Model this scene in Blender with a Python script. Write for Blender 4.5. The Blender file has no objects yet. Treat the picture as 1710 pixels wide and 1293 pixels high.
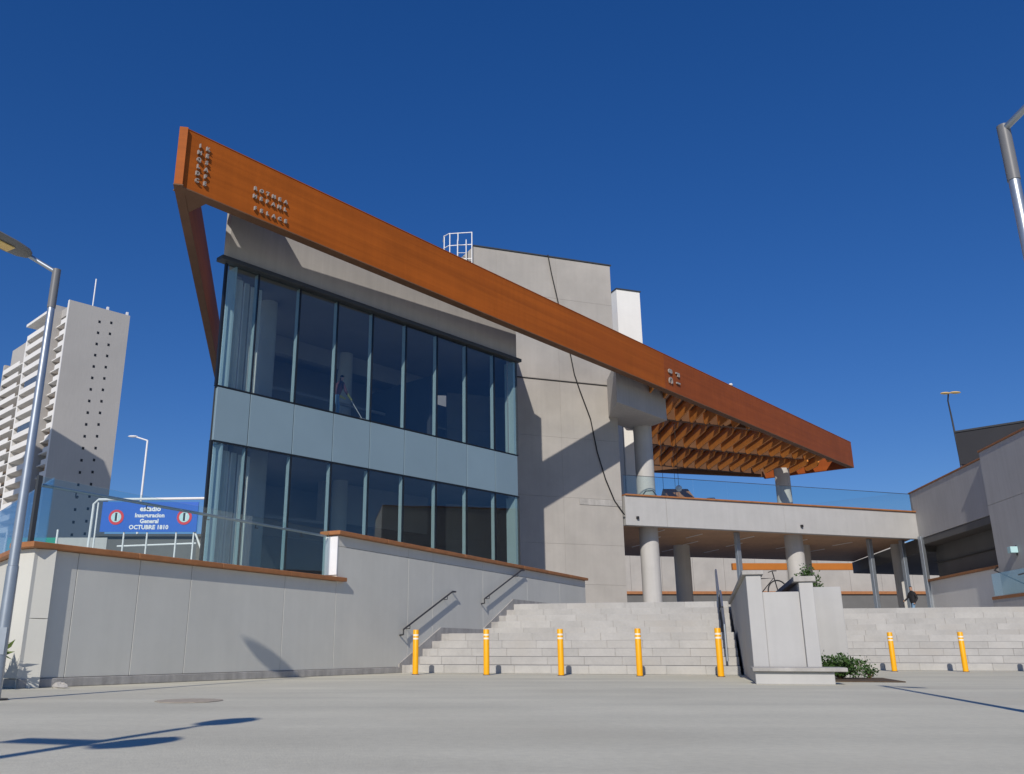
import bpy, bmesh, math, random
from math import sin, cos, tan, radians, pi, sqrt
from mathutils import Vector, Matrix
random.seed(7)
scene = bpy.context.scene
C = scene.collection

# ------------------------------------------------------------------ camera, sky, sun, exposure
SUN_AZ, SUN_EL = 193.5, 31.0        # clockwise from +Y (the view direction), degrees
cam = bpy.data.cameras.new('camera'); camo = bpy.data.objects.new('camera', cam); C.objects.link(camo)
camo.location = (0, 0, 0.55)
camo.rotation_euler = (radians(90 + 16.83), 0, 0)
cam.sensor_width = 36; cam.lens = 36 * 1451 / 1710; cam.shift_x = 80 / 1710
cam.clip_start = 0.1; cam.clip_end = 3000
scene.camera = camo
world = bpy.data.worlds.new('World'); scene.world = world; world.use_nodes = True
wn = world.node_tree.nodes; wl = world.node_tree.links
sky = wn.new('ShaderNodeTexSky'); sky.sky_type = 'NISHITA'; sky.sun_disc = False
sky.sun_elevation = radians(SUN_EL); sky.sun_rotation = radians(SUN_AZ)
sky.altitude = 0; sky.air_density = 0.9; sky.dust_density = 0.0; sky.ozone_density = 6.0
hs = wn.new('ShaderNodeHueSaturation'); hs.inputs['Saturation'].default_value = 1.385; hs.inputs['Hue'].default_value = 0.518
sg = wn.new('ShaderNodeGamma'); sg.inputs['Gamma'].default_value = 0.75
wl.new(sky.outputs[0], sg.inputs['Color']); wl.new(sg.outputs[0], hs.inputs['Color']); wl.new(hs.outputs[0], wn['Background'].inputs[0]); wn['Background'].inputs[1].default_value = 0.128
sun = bpy.data.lights.new('sun', 'SUN'); sun.energy = 3.6; sun.angle = radians(0.5); sun.color = (1.0, 0.93, 0.84)
suno = bpy.data.objects.new('sun', sun); C.objects.link(suno)
a_ = radians(SUN_AZ); e_ = radians(SUN_EL)
suno.rotation_euler = Vector((-sin(a_) * cos(e_), -cos(a_) * cos(e_), -sin(e_))).to_track_quat('-Z', 'Y').to_euler()
suno.location = (-20, -60, 60)
scene.view_settings.view_transform = 'Standard'; scene.view_settings.look = 'None'
scene.view_settings.exposure = 0.0; scene.view_settings.gamma = 1.0
scene.view_settings.use_curve_mapping = False
scene.cycles.transparent_max_bounces = 24; scene.cycles.max_bounces = 8

# ------------------------------------------------------------------ materials
def mat(name, col, rough=0.7, var=0.12, scale=1.5, bump=0.0, bscale=40.0, metal=0.0, objvar=0.0, spec=0.4,
        streak=0.0, stain=None, stain_scale=0.5, coat=0.0, grain=0.0, gscale=(.12, .12, 5), speck=0.0):
    m = bpy.data.materials.new(name); m.use_nodes = True
    n = m.node_tree.nodes; l = m.node_tree.links; b = n['Principled BSDF']
    b.inputs['Roughness'].default_value = rough; b.inputs['Metallic'].default_value = metal
    b.inputs['Specular IOR Level'].default_value = spec; b.inputs['Coat Weight'].default_value = coat
    geo = n.new('ShaderNodeNewGeometry')
    nz = n.new('ShaderNodeTexNoise'); nz.inputs['Scale'].default_value = scale; nz.inputs['Detail'].default_value = 8; nz.inputs['Roughness'].default_value = 0.62
    l.new(geo.outputs['Position'], nz.inputs['Vector'])
    mr = n.new('ShaderNodeMapRange'); mr.inputs['From Min'].default_value = 0.3; mr.inputs['From Max'].default_value = 0.7
    mr.inputs['To Min'].default_value = 1 - var; mr.inputs['To Max'].default_value = 1 + var
    l.new(nz.outputs['Fac'], mr.inputs['Value'])
    fac = mr.outputs[0]
    def mul(a, bsock):
        q = n.new('ShaderNodeMath'); q.operation = 'MULTIPLY'; l.new(a, q.inputs[0]); l.new(bsock, q.inputs[1]); return q.outputs[0]
    if objvar:
        oi = n.new('ShaderNodeObjectInfo'); r2 = n.new('ShaderNodeMapRange')
        r2.inputs['To Min'].default_value = 1 - objvar; r2.inputs['To Max'].default_value = 1 + objvar
        l.new(oi.outputs['Random'], r2.inputs['Value']); fac = mul(fac, r2.outputs[0])
    if speck:
        n5 = n.new('ShaderNodeTexNoise'); n5.inputs['Scale'].default_value = 14; n5.inputs['Detail'].default_value = 10; n5.inputs['Roughness'].default_value = .75
        l.new(geo.outputs['Position'], n5.inputs['Vector']); r5 = n.new('ShaderNodeMapRange'); r5.inputs['From Min'].default_value = .3; r5.inputs['From Max'].default_value = .7
        r5.inputs['To Min'].default_value = 1 - speck; r5.inputs['To Max'].default_value = 1 + speck; l.new(n5.outputs['Fac'], r5.inputs['Value']); fac = mul(fac, r5.outputs[0])
    if streak:
        mp = n.new('ShaderNodeMapping'); mp.inputs['Scale'].default_value = (6, 6, 0.35)
        l.new(geo.outputs['Position'], mp.inputs[0])
        n2 = n.new('ShaderNodeTexNoise'); n2.inputs['Scale'].default_value = 1.0; n2.inputs['Detail'].default_value = 5
        l.new(mp.outputs[0], n2.inputs['Vector'])
        r3 = n.new('ShaderNodeMapRange'); r3.inputs['From Min'].default_value = 0.35; r3.inputs['From Max'].default_value = 0.65
        r3.inputs['To Min'].default_value = 1 - streak; r3.inputs['To Max'].default_value = 1 + streak * 0.5
        l.new(n2.outputs['Fac'], r3.inputs['Value']); fac = mul(fac, r3.outputs[0])
    if grain:
        mp = n.new('ShaderNodeMapping'); mp.inputs['Scale'].default_value = gscale
        l.new(geo.outputs['Position'], mp.inputs[0])
        n2 = n.new('ShaderNodeTexNoise'); n2.inputs['Scale'].default_value = 1.0; n2.inputs['Detail'].default_value = 7; n2.inputs['Distortion'].default_value = .4
        l.new(mp.outputs[0], n2.inputs['Vector'])
        r3 = n.new('ShaderNodeMapRange'); r3.inputs['From Min'].default_value = 0.33; r3.inputs['From Max'].default_value = 0.67
        r3.inputs['To Min'].default_value = 1 - grain; r3.inputs['To Max'].default_value = 1 + grain * 0.6
        l.new(n2.outputs['Fac'], r3.inputs['Value']); fac = mul(fac, r3.outputs[0])
    vm = n.new('ShaderNodeVectorMath'); vm.operation = 'SCALE'
    vm.inputs[0].default_value = col[:3]; l.new(fac, vm.inputs['Scale'])
    out = vm.outputs[0]
    if stain:
        n3 = n.new('ShaderNodeTexNoise'); n3.inputs['Scale'].default_value = stain_scale; n3.inputs['Detail'].default_value = 6
        l.new(geo.outputs['Position'], n3.inputs['Vector'])
        r4 = n.new('ShaderNodeMapRange'); r4.inputs['From Min'].default_value = 0.52; r4.inputs['From Max'].default_value = 0.72
        r4.inputs['To Min'].default_value = 0.0; r4.inputs['To Max'].default_value = 0.6
        l.new(n3.outputs['Fac'], r4.inputs['Value'])
        mx = n.new('ShaderNodeMix'); mx.data_type = 'RGBA'; l.new(r4.outputs[0], mx.inputs['Factor'])
        l.new(out, mx.inputs['A']); mx.inputs['B'].default_value = (*stain, 1); out = mx.outputs['Result']
    l.new(out, b.inputs['Base Color'])
    if bump:
        nb = n.new('ShaderNodeTexNoise'); nb.inputs['Scale'].default_value = bscale; nb.inputs['Detail'].default_value = 6
        l.new(geo.outputs['Position'], nb.inputs['Vector'])
        bp = n.new('ShaderNodeBump'); bp.inputs['Strength'].default_value = bump; bp.inputs['Distance'].default_value = 0.02
        l.new(nb.outputs['Fac'], bp.inputs['Height']); l.new(bp.outputs[0], b.inputs['Normal'])
    return m

def glass(name, tint, refl=1.0, ior=1.5, rough=0.0):
    m = bpy.data.materials.new(name); m.use_nodes = True
    n = m.node_tree.nodes; l = m.node_tree.links; n.remove(n['Principled BSDF'])
    t = n.new('ShaderNodeBsdfTransparent'); t.inputs[0].default_value = (*tint, 1)
    g = n.new('ShaderNodeBsdfGlossy'); g.inputs['Roughness'].default_value = rough; g.inputs[0].default_value = (0.9, 0.95, 1, 1)
    nz = n.new('ShaderNodeTexNoise'); nz.inputs['Scale'].default_value = 0.35; geo = n.new('ShaderNodeNewGeometry')
    dt = n.new('ShaderNodeVectorMath'); dt.operation = 'DOT_PRODUCT'; l.new(geo.outputs['Normal'], dt.inputs[0]); l.new(geo.outputs['Incoming'], dt.inputs[1])
    def mth(op, a, b_):
        q_ = n.new('ShaderNodeMath'); q_.operation = op
        for i_, w_ in ((0, a), (1, b_)):
            if w_ is None: continue
            if isinstance(w_, (int, float)): q_.inputs[i_].default_value = w_
            else: l.new(w_, q_.inputs[i_])
        return q_
    ac = mth('ABSOLUTE', dt.outputs['Value'], None); om = mth('SUBTRACT', 1.0, ac.outputs[0]); p5 = mth('POWER', om.outputs[0], 5.0)
    ml = mth('MULTIPLY_ADD', p5.outputs[0], 0.96); ml.inputs[2].default_value = 0.04
    q = mth('MULTIPLY', ml.outputs[0], refl); q.use_clamp = True
    l.new(geo.outputs['Position'], nz.inputs['Vector'])
    bp = n.new('ShaderNodeBump'); bp.inputs['Strength'].default_value = 0.06; bp.inputs['Distance'].default_value = 0.05
    l.new(nz.outputs['Fac'], bp.inputs['Height']); l.new(bp.outputs[0], g.inputs['Normal'])
    mx = n.new('ShaderNodeMixShader'); l.new(q.outputs[0], mx.inputs[0]); l.new(t.outputs[0], mx.inputs[1]); l.new(g.outputs[0], mx.inputs[2])
    l.new(mx.outputs[0], n['Material Output'].inputs[0])
    return m

M = {}
M['ground'] = mat('plaza_concrete', (0.64, 0.615, 0.49), 0.85, 0.07, 0.6, 0.25, 60, grain=0.10, gscale=(.10, .9, 1), speck=0.09, stain=(0.57, 0.535, 0.415), stain_scale=0.22)
M['earth'] = mat('bare_earth', (0.30, 0.25, 0.20), 0.95, 0.2, 0.4)
M['wall'] = mat('grey_render', (0.605, 0.60, 0.545), 0.8, 0.05, 0.8, 0.12, 90, objvar=0.02, streak=0.015)
M['plinth'] = mat('plinth_concrete', (0.40, 0.385, 0.36), 0.85, 0.15, 3, 0.3, 40, speck=0.08, streak=0.12)
M['white'] = mat('white_render', (0.455, 0.452, 0.44), 0.78, 0.05, 1.2, 0.1, 90, streak=0.03)
M['upper'] = mat('upper_wall_render', (0.42, 0.405, 0.385), 0.8, 0.06, 0.9, 0.1, 60, streak=0.05)
M['tower'] = mat('fair_faced_concrete', (0.40, 0.378, 0.345), 0.85, 0.10, 0.55, 0.25, 35, objvar=0.025, streak=0.025, stain=(0.345, 0.33, 0.305), stain_scale=0.35)
M['column'] = mat('column_concrete', (0.50, 0.49, 0.47), 0.8, 0.07, 1.0, 0.15, 40, streak=0.05)
M['stone'] = mat('stair_stone', (0.43, 0.42, 0.395), 0.82, 0.10, 1.6, 0.2, 50, objvar=0.06, speck=0.06, stain=(0.375, 0.35, 0.31), stain_scale=0.8)
M['coping'] = mat('terracotta_coping', (0.36, 0.15, 0.055), 0.55, 0.15, 4)
M['corten'] = mat('orange_steel', (0.37, 0.092, 0.009), 0.6, 0.10, 0.7, 0.06, 25, spec=0.2, streak=0.04, grain=0.16, stain=(0.30, 0.07, 0.008), stain_scale=0.35)
M['corten2'] = mat('red_brown_steel', (0.29, 0.07, 0.014), 0.6, 0.10, 0.7, 0.06, 25, spec=0.2, streak=0.05, grain=0.12)
M['fin'] = mat('orange_fins', (0.62, 0.23, 0.04), 0.6, 0.12, 2.0, objvar=0.06)
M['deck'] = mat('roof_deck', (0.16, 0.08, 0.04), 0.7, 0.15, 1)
M['gdark'] = mat('dark_gasket', (0.012, 0.014, 0.018), 0.4, 0.1, 2)
M['frame'] = mat('dark_frame', (0.05, 0.055, 0.06), 0.45, 0.1, 2)
M['spandrel'] = mat('blue_grey_spandrel', (0.21, 0.295, 0.345), 0.22, 0.04, 0.5, objvar=0.025, spec=0.5)
M['glass'] = glass('facade_glass', (0.85, 0.89, 0.895), 1.7)
M['rail_glass'] = glass('railing_glass', (0.90, 0.955, 0.945), 1.3)
M['finglass'] = mat('glass_fin', (0.48, 0.62, 0.64), 0.3, 0.05, 1)
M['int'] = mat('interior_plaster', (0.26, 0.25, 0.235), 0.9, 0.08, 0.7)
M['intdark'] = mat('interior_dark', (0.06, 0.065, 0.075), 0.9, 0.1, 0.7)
M['curtain'] = mat('pale_curtain', (0.84, 0.84, 0.78), 0.9, 0.05, 3)
M['intcol'] = mat('interior_column', (0.45, 0.45, 0.42), 0.8, 0.06, 1)
M['soffit'] = mat('timber_soffit', (0.50, 0.30, 0.17), 0.6, 0.1, 1.0, streak=0.1)
M['light'] = mat('light_strip', (0.85, 0.82, 0.76), 0.4, 0.03, 1)
M['steel'] = mat('galvanised_steel', (0.42, 0.46, 0.50), 0.38, 0.08, 5, metal=0.75)
M['steeld'] = mat('dark_steel', (0.055, 0.055, 0.06), 0.4, 0.1, 6, metal=0.3)
M['whitep'] = mat('white_paint', (0.80, 0.80, 0.80), 0.45, 0.04, 3)
M['yellow'] = mat('bollard_yellow', (0.90, 0.42, 0.004), 0.42, 0.05, 8, objvar=0.02)
M['tape'] = mat('reflective_tape', (0.85, 0.80, 0.66), 0.35, 0.05, 8)
M['lens'] = mat('lamp_lens', (0.80, 0.56, 0.20), 0.3, 0.05, 3)
M['greyp'] = mat('grey_luminaire', (0.16, 0.165, 0.175), 0.45, 0.06, 3)
M['blue'] = mat('sign_blue', (0.012, 0.11, 0.52), 0.45, 0.04, 2)
M['red'] = mat('sign_red', (0.62, 0.03, 0.04), 0.45, 0.04, 2)
M['aqua'] = mat('sign_aqua', (0.45, 0.68, 0.70), 0.45, 0.04, 2)
M['black'] = mat('black_rubber', (0.02, 0.02, 0.022), 0.6, 0.1, 4)
M['letter'] = mat('pale_letter', (0.33, 0.30, 0.27), 0.45, 0.06, 6)
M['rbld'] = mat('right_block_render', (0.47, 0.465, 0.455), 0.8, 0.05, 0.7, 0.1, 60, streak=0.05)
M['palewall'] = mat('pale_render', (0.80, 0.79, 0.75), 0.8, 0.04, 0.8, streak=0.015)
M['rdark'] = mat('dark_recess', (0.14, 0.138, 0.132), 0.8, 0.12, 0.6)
M['roofdark'] = mat('dark_cladding', (0.03, 0.032, 0.038), 0.6, 0.1, 0.6)
M['apt'] = mat('apartment_render', (0.44, 0.425, 0.405), 0.85, 0.05, 0.08, streak=0.03)
M['aptw'] = mat('apartment_white', (0.78, 0.77, 0.75), 0.75, 0.04, 0.2)
M['aptb'] = mat('apartment_tan', (0.46, 0.31, 0.20), 0.85, 0.12, 0.3)
M['aptg'] = mat('apartment_window', (0.10, 0.13, 0.17), 0.15, 0.1, 1, spec=0.8)
M['skin'] = mat('skin', (0.45, 0.26, 0.18), 0.55, 0.06, 8)
M['jacket'] = mat('black_cloth', (0.018, 0.018, 0.022), 0.85, 0.1, 12)
M['jeans'] = mat('blue_jeans', (0.16, 0.28, 0.42), 0.85, 0.15, 14)
M['shirt'] = mat('maroon_cloth', (0.14, 0.06, 0.07), 0.85, 0.15, 14)
M['glove'] = mat('yellow_glove', (0.62, 0.58, 0.16), 0.6, 0.08, 14)
M['hair'] = mat('dark_hair', (0.015, 0.012, 0.01), 0.7, 0.1, 20)
M['leaf'] = mat('leaf_green', (0.045, 0.095, 0.022), 0.55, 0.35, 9)
M['leaf2'] = mat('pale_leaf', (0.13, 0.19, 0.045), 0.6, 0.35, 9)
M['stem'] = mat('plant_stem', (0.10, 0.07, 0.035), 0.8, 0.2, 9)
M['green'] = mat('green_netting', (0.02, 0.26, 0.18), 0.7, 0.15, 1)
M['orange'] = mat('orange_beam', (0.46, 0.15, 0.015), 0.5, 0.08, 1)
M['wood'] = mat('kiosk_timber', (0.34, 0.18, 0.09), 0.7, 0.2, 4)
M['cable'] = mat('black_cable', (0.012, 0.012, 0.012), 0.6, 0.1, 4)
M['cover'] = mat('rusty_cover', (0.47, 0.41, 0.32), 0.85, 0.2, 9, 0.3, 80)
M['soil'] = mat('planter_soil', (0.10, 0.07, 0.045), 0.95, 0.25, 8, 0.5, 30)

# ------------------------------------------------------------------ mesh helpers
def D(az): a = radians(az); return Vector((sin(a), cos(a), 0))
WLOC = {}
class MB:
    def __init__(s): s.v = []; s.f = []
    def quad(s, *p):
        b = len(s.v); s.v += [tuple(q) for q in p]; s.f.append(tuple(range(b, b + len(p)))); return s
    def prism(s, poly, z0, z1):
        b = len(s.v); n = len(poly)
        A = sum(poly[i][0] * poly[(i + 1) % n][1] - poly[(i + 1) % n][0] * poly[i][1] for i in range(n))
        if A < 0: poly = poly[::-1]
        s.v += [(p[0], p[1], z0) for p in poly] + [(p[0], p[1], z1) for p in poly]
        s.f.append(tuple(b + i for i in range(n))[::-1]); s.f.append(tuple(b + n + i for i in range(n)))
        for i in range(n): j = (i + 1) % n; s.f.append((b + i, b + j, b + n + j, b + n + i))
        return s
    def ob(s, o, az, u0, u1, v0, v1, z0, z1):
        """box in a frame: u along azimuth az, v along az+90, from point o"""
        e = D(az); w = D(az + 90); o = Vector((o[0], o[1], 0))
        P = [o + e * u + w * v for u, v in ((u0, v0), (u1, v0), (u1, v1), (u0, v1))]
        return s.prism([(p.x, p.y) for p in P], z0, z1)
    def box(s, x0, x1, y0, y1, z0, z1): return s.prism([(x0, y0), (x1, y0), (x1, y1), (x0, y1)], z0, z1)
    def extr(s, pts, d):
        """planar 3D outline extruded by vector d"""
        b = len(s.v); n = len(pts); d = Vector(d); pts = [Vector(p) for p in pts]
        nr = Vector((0, 0, 0))
        for i in range(n): nr += pts[i].cross(pts[(i + 1) % n])
        if nr.dot(d) > 0: pts = pts[::-1]
        s.v += [tuple(p) for p in pts] + [tuple(p + d) for p in pts]
        s.f.append(tuple(range(b, b + n))); s.f.append(tuple(b + n + i for i in range(n))[::-1])
        for i in range(n): j = (i + 1) % n; s.f.append((b + j, b + i, b + n + i, b + n + j))
        return s
    def tube(s, pts, r, n=10, caps=True):
        pts = [Vector(p) for p in pts]; rs = r if isinstance(r, (list, tuple)) else [r] * len(pts)
        b = len(s.v); up = None
        for i, p in enumerate(pts):
            t = (pts[min(i + 1, len(pts) - 1)] - pts[max(i - 1, 0)]).normalized()
            if up is None:
                up = Vector((0, 0, 1)) if abs(t.z) < 0.9 else Vector((1, 0, 0))
            x = (up - t * up.dot(t)).normalized(); y = t.cross(x); up = x
            for k in range(n):
                a = 2 * pi * k / n; s.v.append(tuple(p + (x * cos(a) + y * sin(a)) * rs[i]))
        for i in range(len(pts) - 1):
            for k in range(n):
                j = (k + 1) % n; s.f.append((b + i * n + k, b + i * n + j, b + (i + 1) * n + j, b + (i + 1) * n + k))
        if caps:
            s.f.append(tuple(b + k for k in range(n))[::-1]); s.f.append(tuple(b + (len(pts) - 1) * n + k for k in range(n)))
        return s
    def ell(s, c, r, nu=14, nv=9):
        b = len(s.v); c = Vector(c)
        for i in range(nv + 1):
            th = pi * i / nv
            for k in range(nu):
                a = 2 * pi * k / nu; s.v.append((c.x + r[0] * sin(th) * cos(a), c.y + r[1] * sin(th) * sin(a), c.z + r[2] * cos(th)))
        for i in range(nv):
            for k in range(nu):
                j = (k + 1) % nu; s.f.append((b + i * nu + k, b + (i + 1) * nu + k, b + (i + 1) * nu + j, b + i * nu + j))
        return s
    def build(s, name, m, parent=None, bevel=0, smooth=False, label=None):
        if parent is None:
            xs, ys, zs = zip(*s.v); o = Vector(((min(xs) + max(xs)) / 2, (min(ys) + max(ys)) / 2, min(zs)))
        else:
            o = Vector((sum(p[0] for p in s.v) / len(s.v), sum(p[1] for p in s.v) / len(s.v), sum(p[2] for p in s.v) / len(s.v)))
        me = bpy.data.meshes.new(name); me.from_pydata([tuple(Vector(p) - o) for p in s.v], [], s.f); me.validate(); me.update()
        me.materials.append(M[m] if isinstance(m, str) else m)
        ob = bpy.data.objects.new(name, me); C.objects.link(ob); WLOC[ob.name] = o
        if parent is not None: ob.parent = parent; ob.location = o - WLOC[parent.name]
        else: ob.location = o
        if bevel:
            bm = ob.modifiers.new('bevel', 'BEVEL'); bm.width = bevel; bm.segments = 1; bm.limit_method = 'ANGLE'; bm.angle_limit = radians(40)
        if smooth:
            me.polygons.foreach_set('use_smooth', [True] * len(me.polygons)); me.update()
            try: me.set_sharp_from_angle(angle=radians(40))
            except Exception: pass
        if label: ob['label'] = label
        return ob
def smooth_sharp(ob): return ob
def thing(name, loc, label, cat, group=None):
    o = bpy.data.objects.new(name, None); C.objects.link(o); o.location = loc; WLOC[o.name] = Vector(loc); o.empty_display_size = 0.3
    o['label'] = label; o['category'] = cat
    if group: o['group'] = group
    return o
def tag(o, label, cat, group=None):
    o['label'] = label; o['category'] = cat
    if group: o['group'] = group
    return o
def struct(o, label=None):
    o['kind'] = 'structure'
    if label: o['label'] = label
    return o
def copy_tree(o, loc, label=None, parent=None):
    c = o.copy(); C.objects.link(c); WLOC[c.name] = Vector(loc)
    if parent is None: c.location = loc
    else: c.parent = parent
    if label: c['label'] = label
    for ch in list(o.children): copy_tree(ch, (0, 0, 0), None, c)
    return c
def text_verts(s, size, depth):
    cu = bpy.data.curves.new('t', 'FONT'); cu.body = s; cu.size = size; cu.extrude = depth; cu.align_x = 'CENTER'; cu.align_y = 'CENTER'; cu.resolution_u = 2; cu.offset = size * .035
    ob = bpy.data.objects.new('t', cu); C.objects.link(ob); bpy.context.view_layer.update()
    dg = bpy.context.evaluated_depsgraph_get(); me = bpy.data.meshes.new_from_object(ob.evaluated_get(dg))
    v = [tuple(q.co) for q in me.vertices]; f = [tuple(p.vertices) for p in me.polygons]
    bpy.data.objects.remove(ob); bpy.data.curves.remove(cu); bpy.data.meshes.remove(me)
    return v, f
def text_on(s, size, depth, origin, xdir, ydir):
    v, f = text_verts(s, size, depth); xd = Vector(xdir).normalized(); yd = Vector(ydir).normalized(); nd = xd.cross(yd); o = Vector(origin)
    mb = MB(); mb.v = [tuple(o + xd * p[0] + yd * p[1] + nd * p[2]) for p in v]; mb.f = f; return mb

Z = 1.95                       # level of the raised podium
# ------------------------------------------------------------------ ground and podium
g = MB().quad((-900, -300, 0), (900, -300, 0), (900, 1500, 0), (-900, 1500, 0)).build('ground', 'ground'); struct(g, 'pale grey concrete plaza in front of the stairs')

WA = 28.6; W0 = (-6.62, 13.55)                         # retaining wall line
FA = 44.3; F0 = (-7.12, 24.0)                          # glass facade line
TA = 71.8; T0 = (3.58, 39.83)                          # concrete tower / terrace line
SA = 105.0; A0 = Vector((-0.74, 22.55, 0)); B0 = Vector((11.76, 25.55, 0)); SN = D(15); SL = D(105)
def pt(o, az, u, v=0, z=0): p = Vector((o[0], o[1], 0)) + D(az) * u + D(az + 90) * v; p.z = z; return p
RIS = [0, .47, .95, 1.42, 1.9, 4.3, 4.81, 5.33, 5.85, 6.37]
RH = 0.195
tl = A0 + SN * 6.37
pod = [tuple(pt(W0, WA, 0.6, -.3))[:2], tuple(pt(W0, WA, 16.9, -.3))[:2], tuple((tl + SL * .3))[:2], tuple((tl + SL * 7.6 + SN * .02))[:2], (9.75, 26.7),
       tuple(B0 + SN * 6.37 - SL * .4)[:2], tuple(B0 + SN * 6.37 + SL * 6.3)[:2], (60, 22), (90, 120), (-70, 120), (-70, 60), tuple(pt(W0, -37, 12, .3))[:2]]
struct(MB().prism(pod, 0.0, Z - .012).build('podium', 'stone'), 'raised concrete podium behind the stairs')

# ------------------------------------------------------------------ stairs, block by block
def stairs(name, o, s_left, s_right, first_shift, label, extra=0.0):
    body = MB()
    st = None
    for k, r in enumerate(RIS):
        back = RIS[k + 1] if k < 9 else 6.9
        z1 = RH * (k + 1)
        p = [o + SN * (r + .014) + SL * s_left(r), o + SN * (r + .014) + SL * s_right(r), o + SN * 6.8 + SL * s_right(r), o + SN * 6.8 + SL * s_left(6.8)]
        body.prism([(q.x, q.y) for q in p], max(0, z1 - RH), z1 - .008)
    st = struct(body.build(name, 'plinth'), label)
    for k, r in enumerate(RIS):
        back = (RIS[k + 1] if k < 9 else 6.9) - .004
        if k == 4: back = RIS[5] - .004
        z1 = RH * (k + 1); a = s_left(r) + extra; e = s_right(r); x = a - ((k * first_shift) % 1.0) * .9
        while x < e:
            w = 0.90 + random.uniform(-.02, .02); x0 = max(x, a); x1 = min(x + w, e)
            if x1 - x0 > .06:
                j = random.uniform(-.006, .006); jz = random.uniform(-.003, .002)
                P = [o + SN * (r + j) + SL * (x0 + .004), o + SN * (r + j) + SL * (x1 - .004), o + SN * back + SL * (x1 - .004), o + SN * back + SL * (x0 + .004)]
                MB().prism([(q.x, q.y) for q in P], z1 - RH + .003, z1 + jz).build('stone_block', 'stone', st, bevel=.006)
            x += w
    return st
wdir = D(WA)
def wall_s(r):            # lateral coordinate where the retaining wall crosses riser line r
    # A0 + SN*r + SL*s on wall line
    b = Vector((W0[0], W0[1], 0)); nrm = D(WA + 90); q = A0 + SN * r
    return -(q - b).dot(nrm) / SL.dot(nrm)
stairs('stair_flight', A0, lambda r: wall_s(r) + .02, lambda r: 7.25, .37, 'wide pale stone stairs between the grey wall and the white planter', .22)
stairs('stair_flight', B0, lambda r: -4.5 if r < 6.3 else -1.2, lambda r: 6.0, .53, 'pale stone stairs right of the white planter', 0)

# ------------------------------------------------------------------ retaining wall
u_low, u_hi, u_end = 7.95, 7.72, 23.58
rw = thing('retaining_wall', (W0[0], W0[1], 0), 'long grey rendered retaining wall with terracotta coping and two handrails', 'wall')
WO = Vector((W0[0], W0[1], 0))
seams = [0, .81, 2.07, 3.28, 5.93, u_hi]
for a, b in zip(seams[:-1], seams[1:]):
    MB().ob(W0, WA, a + .004, b - .004, -.35, 0, .14, 2.05).build('wall_panel', 'wall', rw, bevel=.006)
seams = [u_hi, 10.8, 12.05, 15.0, 18.2, 21.0, u_end]
for a, b in zip(seams[:-1], seams[1:]):
    MB().ob(W0, WA, a + .004, b - .004, -.35, 0, .14, 2.85).build('wall_panel', 'wall', rw, bevel=.006)
    MB().ob(W0, WA, a + .004, b - .004, -.35, 0, 2.858, 3.1).build('wall_panel', 'wall', rw, bevel=.006)
MB().ob(W0, WA, u_hi - .03, u_hi + .0, -.33, .01, 2.2, 3.08).build('end_plate', 'whitep', rw)
MB().ob(W0, WA, .02, 10.6, -.34, .035, 0.001, .135).build('plinth', 'plinth', rw, bevel=.01)
for k in range(4): MB().ob(W0, WA, -.1 + k * 2.02 if k else -.12, min(1.92 + k * 2.02, 8.02), -.46, .12, 2.054, 2.145).build('coping', 'coping', rw, bevel=.012)
for k in range(8): MB().ob(W0, WA, u_hi - .1 + k * 2.03, min(u_hi + 1.92 + k * 2.03, u_end + .05) , -.46, .12, 3.104, 3.2).build('coping', 'coping', rw, bevel=.012)
# sloping stringer strip along the steps
def W(u, v, z): return pt(W0, WA, u, v, z)
def uw(r): p = A0 + SN * r + SL * wall_s(r); return (p - WO).dot(D(WA))
sp = []
lowz = lambda r, z: W(uw(r), .0, z)
us = [uw(0) - .1, uw(1.9), uw(4.3), uw(6.37), uw(6.37) + 4.0]
top = [.22, 1.13, 1.13, 2.10, 2.10]; bot = [.0, .5, .5, 1.4, 1.4]
for i in range(4):
    MB().extr([W(us[i], .001, bot[i]), W(us[i + 1], .001, bot[i + 1]), W(us[i + 1], .001, top[i + 1]), W(us[i], .001, top[i])], D(WA + 90) * .035).build('stringer', 'plinth', rw)
# left return of the wall
for a, b in ((0, 4.2), (4.2, 9.0)):
    MB().ob(W0, -37, a + .03, b, 0.0, .33, .0, 1.0).build('wall_panel', 'wall', rw, bevel=.006)
    MB().ob(W0, -37, a + .03, b, 0.0, .33, 1.008, 2.05).build('wall_panel', 'wall', rw, bevel=.006)
    MB().ob(W0, -37, a + .1, b, -.12, .44, 2.053, 2.143).build('coping', 'coping', rw, bevel=.012)

# wall handrails
def handrail(p, q, label):
    t = thing('handrail', tuple(p), label, 'handrail', 'handrails on the retaining wall')
    off = D(WA + 90) * .12; d = (q - p).normalized()
    MB().tube([p + off * .1 + Vector((0, 0, -.14)), p + off + Vector((0, 0, -.12)), p + off, q + off, q + off + D(WA) * .16, q + D(WA) * .16 + off * .1], .024, 8).build('rail', 'steeld', t, smooth=True)
    for f in (.12, .88):
        m = p.lerp(q, f); MB().tube([m + off * .05 + Vector((0, 0, -.1)), m + off + Vector((0, 0, -.1)), m + off + Vector((0, 0, -.01))], .011, 6).build('bracket', 'steeld', t)
    return t
handrail(pt(W0, WA, (Vector((-1.63, 22.71, 0)) - WO).dot(D(WA)), 0, 1.04), pt(W0, WA, (Vector((-.42, 24.92, 0)) - WO).dot(D(WA)), 0, 2.11), 'lower dark handrail on the grey wall beside the first stairs')
handrail(pt(W0, WA, (Vector((.5, 26.61, 0)) - WO).dot(D(WA)), 0, 2.0), pt(W0, WA, (Vector((1.79, 28.97, 0)) - WO).dot(D(WA)), 0, 3.05), 'upper dark handrail on the grey wall near the coping')

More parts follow.
